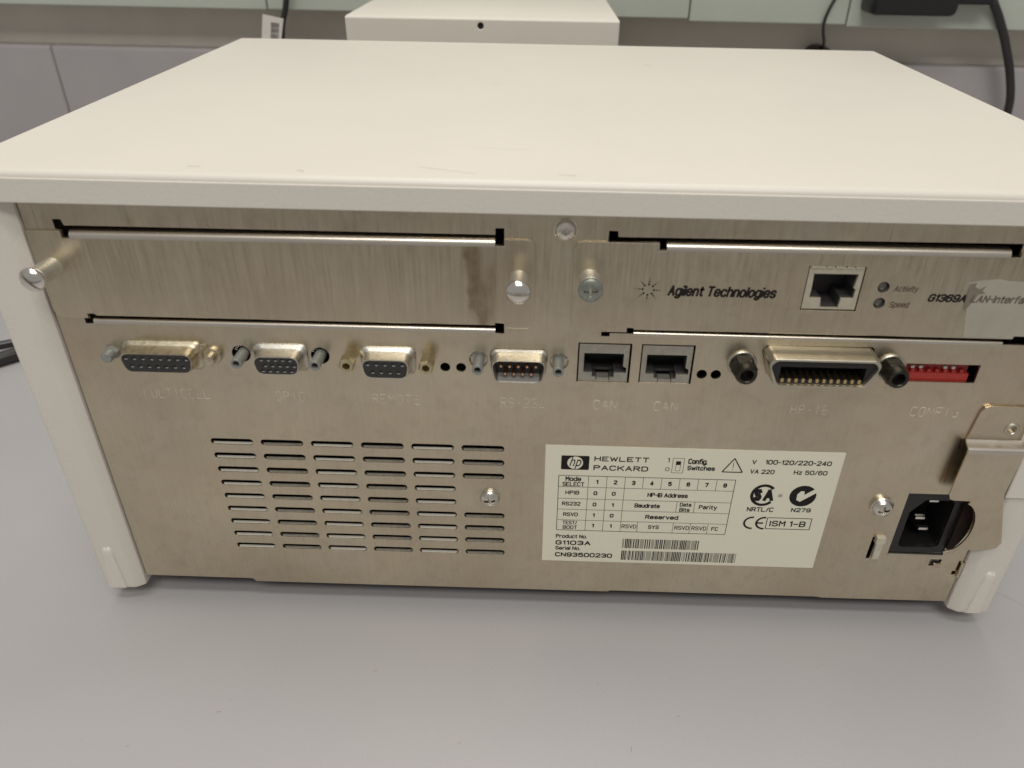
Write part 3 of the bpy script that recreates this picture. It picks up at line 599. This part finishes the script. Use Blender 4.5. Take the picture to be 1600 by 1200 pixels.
# ---- 24-way ribbon connector
ro = rpoly([(227.6, 103.7), (256.4, 103.7), (259.7, 112.3), (257.9, 114.0), (226.5, 114.0), (224.7, 112.3)], [2.4, 2.4, 2.2, 2, 2, 2.2], 5)
cx, cz = 242.2, 108.9
mb = MB(); mb.loft([[(x, y, z) for x, z in grow(cx, cz, ro, g)] for y, g in ((0.8, .35), (-0.3, .3), (-7.5, 0), (-8.0, -.1), (-8.15, -.35), (-8.1, -.8), (-7.6, -1.0), (-5.0, -1.05), (-1, -1.05))])
RB = obj('ribbon_socket', mb, 'nickel', PN, label='wide trapezoid socket with a row of gold contacts', sharp=50)
inn = grow(cx, cz, ro, -1.05); inn2 = grow(cx, cz, ro, -2.2)
slot = rect(229.0, 255.4, 106.1, 110.6)
obj('socket_insert', merge(plate(inn, [slot], -6.9, 6.0, 0.15), MB().box(228, 256.5, -0.5, 0, 105, 112)), 'black', RB)
for k in range(12):
    x = 230.15+k*2.19
    if k == 0:
        g0 = obj('gold_contact', MB().loft([[(x-.42, -7.15, z) for z in ()] or [(x-.45, -7.1, 105.15), (x+.45, -7.1, 105.15), (x+.45, -6.9, 106.4), (x-.45, -6.9, 106.4)], [(x-.5, -2, 104.75), (x+.5, -2, 104.75), (x+.5, -2, 106.7), (x-.5, -2, 106.7)]], True, True), 'gold', RB)
    else: again(g0, 2.19*k, 0, 0)
for x, z in ((218.7, 107.5), (265.8, 107.6)):
    obj('collar', MB().lathe(x, z, [(4.7, .2), (4.7, -.5), (4.4, -.9), (3.9, -.9)], 36), 'nickel', RB)
    h = MB().lathe(x, z, [(4.2, -.6), (4.2, -4.6), (3.6, -5.4)], 6, .1)
    f = MB().lathe(x, z, [(3.7, -4.6), (3.45, -7.2), (3.0, -8.1), (2.25, -8.2), (2.0, -7.9), (2.0, -4.5)], 32)
    f.poly(circ(x, z, 2.1, 20), -4.9)
    obj('hex_standoff', merge(h, f), 'blacknut', RB, sharp=25)

# ---- configuration switches
DS = obj('switch_block', MB().box(270.0, 292.6, 1.6, 8, 101.6, 104.9, .15), 'red', PN, label='red block of small rocker switches')
obj('switch_block_back', MB().box(270.0, 292.6, 3.2, 8, 104.9, 112, .15), 'red', DS)
for k in range(8):
    x = 271.3+k*2.62
    if k == 0: t0 = obj('rib', MB().box(x, x+1.3, 1.9, 3.4, 104.6, 106.0, .25), 'red', DS)
    else: again(t0, 2.62*k, 0, 0)
for k in (1, 2, 5, 6):
    obj('rocker', MB().box(271.6+k*2.62-.5, 271.6+k*2.62+.7, 2.1, 3.4, 106.1, 107.2, .3), 'white', DS)
for k in (3, 4, 7, 0): obj('rocker', MB().box(271.6+k*2.62-.5, 271.6+k*2.62+.7, 2.6, 3.6, 107.0, 108.2, .3), 'red', DS)

# ---- power inlet
fl = rect(286.5, 306.8, 27.8, 56.1)
cv_ = rpoly([(289.3, 30.4), (304.2, 30.4), (304.2, 52.9), (293.6, 52.9), (289.3, 47.0)], [2.2, 2.2, 1.0, 1.0, 1.0])
IN = obj('power_inlet', plate(fl, [cv_], 0.5, 1.6, 0.2), 'black', PN, label='black power inlet with three blades')
cav = MB().loft([[(x, 2.0, z) for x, z in cv_], [(x, 15, z) for x, z in cv_]]); cav.poly(cv_, 15)
obj('cavity', cav, 'black', IN, rec=False)
for x, z in ((296.8, 40.6), (299.4, 35.4), (299.6, 48.9)):
    obj('blade', MB().loft([[(x-1.7, 5.2, z-.5), (x+1.7, 5.2, z-.5), (x+1.7, 5.2, z+.5), (x-1.7, 5.2, z+.5)], [(x-2, 6.2, z-1), (x+2, 6.2, z-1), (x+2, 6.2, z+1), (x-2, 6.2, z+1)], [(x-2, 14, z-1), (x+2, 14, z-1), (x+2, 14, z+1), (x-2, 14, z+1)]], True, True), 'chrome', IN)
obj('inlet_shade_patch', MB().loft([[(x, y, z) for x, z in [(306.85, 31.0)]+[(300.3+11.6*math.cos(a), 42.2+15.4*math.sin(a)) for a in [math.radians(-44+96*q/20) for q in range(21)]]+[(306.85, 55.5)]] for y in (0.3, -1.0)], True, True), 'inletshade', IN)  # dark patch put in for the bracket's shade right of the inlet
obj('inlet_sill', merge(MB().box(286.6, 306.7, -.25, 1.0, 26.6, 27.4, .12)), 'nickel', IN)
hk = merge(MB().box(279.9, 283.3, -1.6, 1.0, 32.6, 36.2, .35, 2), MB().box(280.4, 283.0, -1.3, -.1, 25.2, 32.8, .25))
obj('hook_tab', hk, 'hook', PN, label='bent hook tab left of the power inlet')
obj('hook_tab', MB().box(304.4, 307.3, -1.1, 1, 21.6, 23.6, .4), 'panel', PN); obj('hook_tab', MB().box(314.7, 315.9, -1.0, 1, 16.6, 24.2, .2), 'panel', PN)

# ---- cord-retaining bracket
def bentsheet(prof, xl, xr, t=0.8):
    """sheet following (y,z) profile with left/right x at each point"""
    rings = []
    for (y, z, ny, nz), a, b in zip(prof, xl, xr):
        rings.append([(a, y, z), (b, y, z), (b, y+ny*t, z+nz*t), (a, y+ny*t, z+nz*t)])
    return MB().loft(rings, True, True)
bo = [(298.4, 80.9), (316.8, 80.9), (316.8, 94.3), (302.2, 94.3), (300.6, 93.6), (299.6, 92.0)]
BK = obj('cord_bracket', plate(bo, [circ(311.9, 85.4, 1.5, 20)], -0.95, 0.9, 0.15), 'panel', PN, label='bent metal bracket beside the power inlet')
obj('step', bentsheet([(-0.95, 81.0, 1, 0), (-1.3, 80.4, .8, -.6), (-3.6, 79.9, 0, -1), (-4.4, 79.6, 0.2, -1), (-5.0, 78.9, 1, 0), (-5.0, 78.0, 1, 0)], [298.4, 298.3, 298.0, 297.9, 297.8, 297.8], [316.8]*6), 'bar', BK, sharp=60)
arc = [(303.2+7.0*math.cos(a), 45.0+11.5*math.sin(a)) for a in [math.radians(75-11.5*k) for k in range(13)]]
bl = [(297.8, 78.1), (297.2, 60.2), (298.0, 58.2), (299.4, 57.6), (305.4, 57.4), (305.3, 56.2)] + arc + [(303.0, 33.2), (304.5, 32.4), (306.9, 32.4), (309.0, 35.6), (312.9, 34.4), (317.5, 35.0), (321.5, 36.0), (322.6, 38.5), (316.6, 58.0), (315.9, 61.5), (316.8, 78.1)]
obj('retaining_arm', plate(bl, [], -5.0, 0.8, 0.15), 'panel', BK)
obj('rivet', MB().lathe(311.9, 85.4, [(2.5, -.9), (2.45, -1.2), (2.1, -1.45), (1.6, -1.4), (1.4, -1.1), (1.35, .5)], 28), 'nickel', BK)

# ---- stamped legends
def stamp(s, x0, x1, z0, z1):
    n = len(s); p = (x1-x0)/(n*6-2); hz = (z1-z0)/6; mb = MB(); r = 0.135
    for i, ch in enumerate(s):
        for pl in G[ch]:
            q = [(x0+(i*6+a)*p, z0+b*hz) for a, b in pl]
            for (xa, za), (xb, zb) in zip(q, q[1:]):
                dx, dz = xb-xa, zb-za; l = math.hypot(dx, dz); ux, uz = dx/l, dz/l; nx, nz = -uz*r, ux*r
                mb.add([(xa+nx, 0.02, za+nz), (xa, -0.09, za), (xa-nx, 0.02, za-nz), (xb+nx, 0.02, zb+nz), (xb, -0.09, zb), (xb-nx, 0.02, zb-nz)], [(0, 1, 4, 3), (1, 2, 5, 4)])
    return obj('stamped_legend', mb, 'stamp', PN, sharp=10, rec=False)
for t_, a, b, z in (('MULTICELL', 21.4, 43.4, 88.5), ('GPIO', 66.0, 75.5, 88.5), ('REMOTE', 98.4, 113.9, 88.5), ('RS-232', 141.4, 155.9, 88.4), ('CAN', 172.4, 179.8, 88.5), ('CAN', 192.5, 200.0, 88.5), ('HP-IB', 237.8, 250.0, 88.7), ('CONFIG', 277.2, 292.8, 89.1)):
    stamp(t_, a, b, z, z+3.5)

# ---- rating label
LB = obj('rating_label', MB().box(156.8, 260.1, -0.12, 0.01, 18.8, 73.3), 'label', PN, label='cream printed rating label')
Y = -0.17
k = MB()
k.poly(rpoly(rect(162.4, 172.2, 62.9, 69.0), .5), Y)
obj('print_logo_block', k, 'ink', LB)
k = MB().poly([(167.3+2.75*math.cos(a), 65.95+2.75*math.sin(a)) for a in [math.pi*i/18 for i in range(36)]], Y-.04); obj('print_logo_disc', k, 'label', LB)
k = logo_text('hp', 165.3, 169.5, 63.0, 68.9, Y-.08, 0.35); obj('print_logo_letters', k, 'ink', LB)
k = MB()
def T(s, x0, x1, z0, z1, b=0.02, sh=0.0, sp_=1.0):
    t = text(s, x0, x1, z0, z1, Y, b, sh, sp_); k.add(t.v, t.f)
T('HEWLETT', 173.9, 193.0, 66.9, 69.0, .03); T('PACKARD', 173.8, 193.0, 62.9, 65.1, .03)
T('1', 199.4, 200.1, 67.2, 69.2, 0); T('0', 199.0, 200.4, 63.4, 65.0, 0)
k.frame(201.3, 205.2, 62.7, 69.1, .15, Y); k.frame(202.5, 204.1, 63.6, 67.7, .13, Y); k.poly(rect(202.5, 204.1, 66.2, 67.8), Y)
T('Config.', 206.6, 213.4, 66.2, 69.1, .03); T('Switches', 206.6, 216.3, 64.0, 66.0, .03)
for a in ((222.5, 69.7, 218.9, 63.7), (218.9, 63.7, 226.0, 63.7), (226.0, 63.7, 222.5, 69.7)): k.strip(*a, .42, Y)
k.strip(222.45, 68.0, 222.45, 65.6, .18, Y); k.poly(circ(222.45, 64.8, .16, 8), Y)
T('V', 228.7, 230.2, 67.4, 69.3, .02); T('100-120/220-240', 233.3, 256.2, 67.5, 69.5, .025); T('VA 220', 228.7, 237.2, 63.3, 65.2, .02); T('Hz 50/60', 243.9, 255.6, 63.4, 65.3, .02)
# mode table
tx0, tx1 = 161.8, 224.3; zs = [60.2, 55.1, 49.7, 44.6, 39.5, 34.5]; xs = [161.8, 172.4, 178.9, 185.4, 191.8, 198.3, 204.7, 211.3, 217.8, 224.3]
k.frame(tx0, tx1, zs[5], zs[0], .22, Y)
for z in zs[1:5]: k.strip(tx0, z, tx1, z, .15, Y)
for x in xs[1:3]+[xs[3]]: k.strip(x, zs[0], x, zs[5], .15, Y)
for x in xs[4:9]: k.strip(x, zs[0], x, zs[1], .15, Y)
for x in (204.9, 211.3): k.strip(x, zs[2], x, zs[3], .15, Y)
for x in (191.6, 204.7, 211.0, 217.5): k.strip(x, zs[4], x, zs[5], .15, Y)
T('Mode', 164.2, 169.8, 57.7, 59.8, .025); T('SELECT', 163.2, 171.0, 55.4, 57.3, .015)
for i in range(8):
    x = (xs[i+1]+xs[i+2])/2-.1; hw = .4 if i == 0 else .65; T(str(i+1), x-hw, x+hw, 56.7, 58.6, .05)
for r, (a, b) in enumerate((('0', '0'), ('0', '1'), ('1', '0'), ('1', '1'))):
    zc = (zs[r+1]+zs[r+2])/2
    for j, ch in enumerate((a, b)):
        x = 175.2+j*6.6; hw = .7 if ch == '0' else .4; T(ch, x-hw, x+hw, zc-.85, zc+.95, .05)
T('HPIB', 164.4, 169.4, 51.6, 53.4, .02); T('RS232', 163.4, 170.1, 46.4, 48.2, .02); T('RSVD', 164.0, 169.4, 41.3, 43.1, .02)
T('TEST/', 163.9, 169.3, 37.3, 39.1, .01); T('BOOT', 164.1, 169.4, 35.0, 36.8, .01)
T('HP-IB Address', 193.9, 208.4, 51.4, 53.4, .03); T('Baudrate', 189.7, 198.9, 46.3, 48.3, .03); T('Data', 206.0, 210.2, 47.4, 49.2, .02); T('Bits', 206.1, 209.9, 44.9, 46.8, .02); T('Parity', 213.0, 219.6, 45.9, 48.4, .02)
T('Reserved', 194.1, 206.2, 41.0, 43.0, .035); T('RSVD', 185.8, 191.3, 36.2, 38.1, 0); T('SYS', 195.6, 199.6, 36.2, 38.0, .02); T('RSVD', 205.3, 210.7, 36.2, 38.1, 0); T('RSVD', 211.6, 217.1, 36.2, 38.1, 0); T('FC', 218.9, 221.4, 36.2, 38.0, .02)
T('Product No.', 161.7, 173.4, 30.5, 32.4, .02); T('G1103A', 161.7, 174.9, 27.1, 29.3, .04); T('Serial No.', 161.7, 171.2, 24.5, 26.4, .02); T('CN93500230', 161.7, 183.4, 21.0, 23.2, .04)
obj('print_text', k, 'ink', LB)
k = MB()
rb = random.Random(3)
for x0, x1, z0, z1 in ((186.8, 216.1, 26.3, 31.0), (186.8, 230.6, 20.2, 25.0)):
    x = x0
    while x < x1-.5:
        w1 = rb.choice((.17, .17, .17, .38, .42)); k.poly(rect(x, x+w1, z0, z1), Y); x += w1+rb.choice((.2, .2, .22, .42))
obj('print_barcodes', k, 'ink', LB)
k = MB()
def ring(cx, cz, rx, rz, t, a0, a1, n=28):
    A_ = [math.radians(a0+(a1-a0)*i/n) for i in range(n+1)]
    for p, q in zip(A_, A_[1:]):
        k.add([(cx+rx*math.cos(p), Y, cz+rz*math.sin(p)), (cx+rx*math.cos(q), Y, cz+rz*math.sin(q)), (cx+(rx-t)*math.cos(q), Y, cz+(rz-t)*math.sin(q)), (cx+(rx-t)*math.cos(p), Y, cz+(rz-t)*math.sin(p))], [(0, 1, 2, 3)])
ring(235.2, 53.7, 4.7, 5.0, 1.15, 42, 318); ring(241.2, 53.7, .75, .75, .14, 0, 360, 16)
T('R', 240.95, 241.5, 53.35, 54.1, 0); T('S', 231.9, 234.6, 51.0, 56.5, .06); T('A', 235.2, 239.0, 51.0, 56.5, .05)
k.poly(circ(249.2, 53.8, 4.75, 40), Y)
T('NRTL/C', 230.4, 240.0, 46.0, 48.1, .02); T('N279', 246.3, 253.4, 46.3, 48.2, .03)
ring(233.4, 40.6, 3.3, 3.05, .75, 85, 275); ring(237.8, 40.6, 3.3, 3.05, .75, 85, 275); k.poly(rect(234.7, 237.4, 40.25, 40.95), Y)
k.frame(238.6, 254.7, 38.0, 43.3, .28, Y); T('ISM 1–B', 239.8, 252.9, 39.2, 41.9, .02)
obj('print_marks', k, 'ink', LB)
k = MB().poly([(247.1, 54.6), (247.2, 52.0), (248.6, 51.2), (254.6, 56.2), (253.5, 57.6), (249.6, 54.4), (249.4, 56.0), (248.2, 56.1)], Y-.04)
obj('print_tick', k, 'label', LB)

# ------------------------------------------------------------------ things behind
BX = empty('equipment_box', (112, 360, TZ), 'plain cream metal box standing behind the instrument with one round hole', 'box')
bx = plate(rect(29.9, 195.9, TZ+1, 171.0), [circ(111.9, 167.3, 1.9, 24)], 299.6, 2.0, .5)
b1 = obj('front_plate', bx, 'cover', BX); obj('body', MB().box(29.6, 196.2, 301.8, 430, TZ, 171.6, 1.0, 3), 'cover', BX)
obj('hole_backing', MB().poly(circ(111.9, 167.3, 2.4, 20), 301.5), 'dark', BX, rec=False)
BX.rotation_euler.z = math.radians(0.6)

TG = empty('tagged_cable', (-52, 430, TZ), 'black cable hanging behind the instrument with a white barcode tag', 'cable')
pth = catmull([(-38, 427, 215), (-40.5, 429, 182), (-45, 430, 161), (-49.5, 430, 148), (-53, 430, 120), (-54, 430, 60), (-40, 425, -1), (10, 420, -5)], 8)
obj('cable', MB().tube(pth, 2.2, 12), 'cable', TG)
tg = MB().loft([[(x, y, z) for x, y, z in q] for q in ([(-62.6, 428.2, 156.6), (-46.8, 426.8, 153.9), (-46.8, 428.0, 153.9), (-62.6, 428.9, 156.6)], [(-66.5, 428.2, 138), (-51.2, 426.8, 138), (-51.2, 428.0, 138), (-66.5, 428.9, 138)], [(-69.5, 428.2, 118), (-55, 426.8, 118), (-55, 428.0, 118), (-69.5, 428.9, 118)])], True, True)
tgo = obj('tag', tg, 'white', TG)
k = MB(); z = 151.2
while z > 126:
    h_ = rb.choice((.3, .3, .6, .9)); sx = -(151-z)*0.19
    k.add([(-56.9+sx, 427.3, z), (-50.6+sx, 426.9, z-.6), (-50.6+sx, 426.9, z-.6-h_), (-56.9+sx, 427.3, z-h_)], [(0, 1, 2, 3)]); z -= h_+rb.choice((.35, .4, .7))
obj('tag_barcode', k, 'inksoft', tgo)

AD = empty('power_adapter', (415, 430, 150), 'black power adapter plugged into the wall trunking with a thick curved cable', 'adapter')
def rm(mb): return mb
obj('adapter_body', MB().box(384.5, 446, 406, 434.5, 166.2, 205, 4.5, 4), 'black', AD)
obj('plug_grip', MB().box(446.5, 474, 414, 434.5, 173.5, 182, 2.5, 3), 'black', AD)
pth = catmull([(462, 424, 180), (474, 424, 177.5), (481, 426, 171), (489, 428, 161), (499, 430, 146), (510, 430, 124), (517, 430, 101), (516, 430, 70), (505, 425, 35), (470, 410, -2), (430, 380, -4)], 8)
obj('thick_cable', MB().tube(pth, 3.1, 14), 'cable', AD)
TW = empty('wall_wire', (362, 440, 140), 'thin black wire running down to a small round grommet on the wall', 'wire')
obj('wire', MB().tube(catmull([(372, 428, 215), (367, 430, 183), (361.2, 430, 166), (360.5, 432, 155), (366, 440, 142.5), (367, 452, 139)], 8), 1.15, 10), 'cable', TW)
obj('grommet', merge(MB().loft([[(368+rx*math.cos(a), y, 134.6+rx*.55*math.sin(a)) for a in [2*math.pi*i/28 for i in range(28)]] for rx, y in ((8.8, 467), (8.8, 452), (7.6, 446), (5.0, 441), (2, 440))], True, True)), 'black', TW)
cb = obj('table_cable', MB().tube(catmull([(-330, 60, -3.3), (-230, 128, -3.3), (-168, 178, -3.3), (-145, 210, -3.3), (-110, 262, -3.3), (-60, 330, -3.3)], 8), 4.2, 14), 'cable', cat='cable', label='thick black cable on the table left of the instrument'); 
cb = obj('table_cable', MB().tube(catmull([(-330, 130, -5.1), (-240, 168, -5.1), (-172, 203, -5.1), (-140, 232, -5.1), (-100, 300, -5.1)], 8), 2.4, 12), 'cable', cat='cable', label='thinner black cable beyond the thick one at the left edge')

# ---- specks and a fine crack on the table top
k = MB()
for x, y, a, l in ((45, -52, .3, 2.4), (96, -33, .3, 3), (178, -36, 1, 1.4), (214, -56, .2, 1.2), (130, -61, .5, 1.5), (262, -24, .2, .9), (150, -70, 0, .8), (20, -66, 1.2, 1.6), (188, -62, 1.5, 3.5), (205, -48, .3, 2.5), (140, -12, .2, 1)):
    ca, sa = math.cos(a), math.sin(a); w_ = .11+.1*rb.random()
    l *= .55; w_ *= .8
    k.add([(x-sa*w_, y+ca*w_, TZ+.06), (x+sa*w_, y-ca*w_, TZ+.06), (x+ca*l+sa*w_, y+sa*l-ca*w_, TZ+.06), (x+ca*l-sa*w_, y+sa*l+ca*w_, TZ+.06)], [(0, 1, 2, 3)])
k.add([(346, 16.2, TZ+.06), (346, 16.0, TZ+.06), (420, -50.2, TZ+.06), (420, -50.0, TZ+.06)], [(0, 1, 2, 3)])
for q in range(60):
    x, y = rb.uniform(-40, 330), rb.uniform(-85, -6); r_ = rb.uniform(.08, .2); k.add([(x+r_, y, TZ+.06), (x, y+r_, TZ+.06), (x-r_, y, TZ+.06), (x, y-r_, TZ+.06)], [(0, 1, 2, 3)])
so_ = obj('table_specks', k, 'mark', kind='stuff', rec=False); so_['label'] = 'fine crumbs and scuffs scattered on the grey table'; so_['category'] = 'specks'
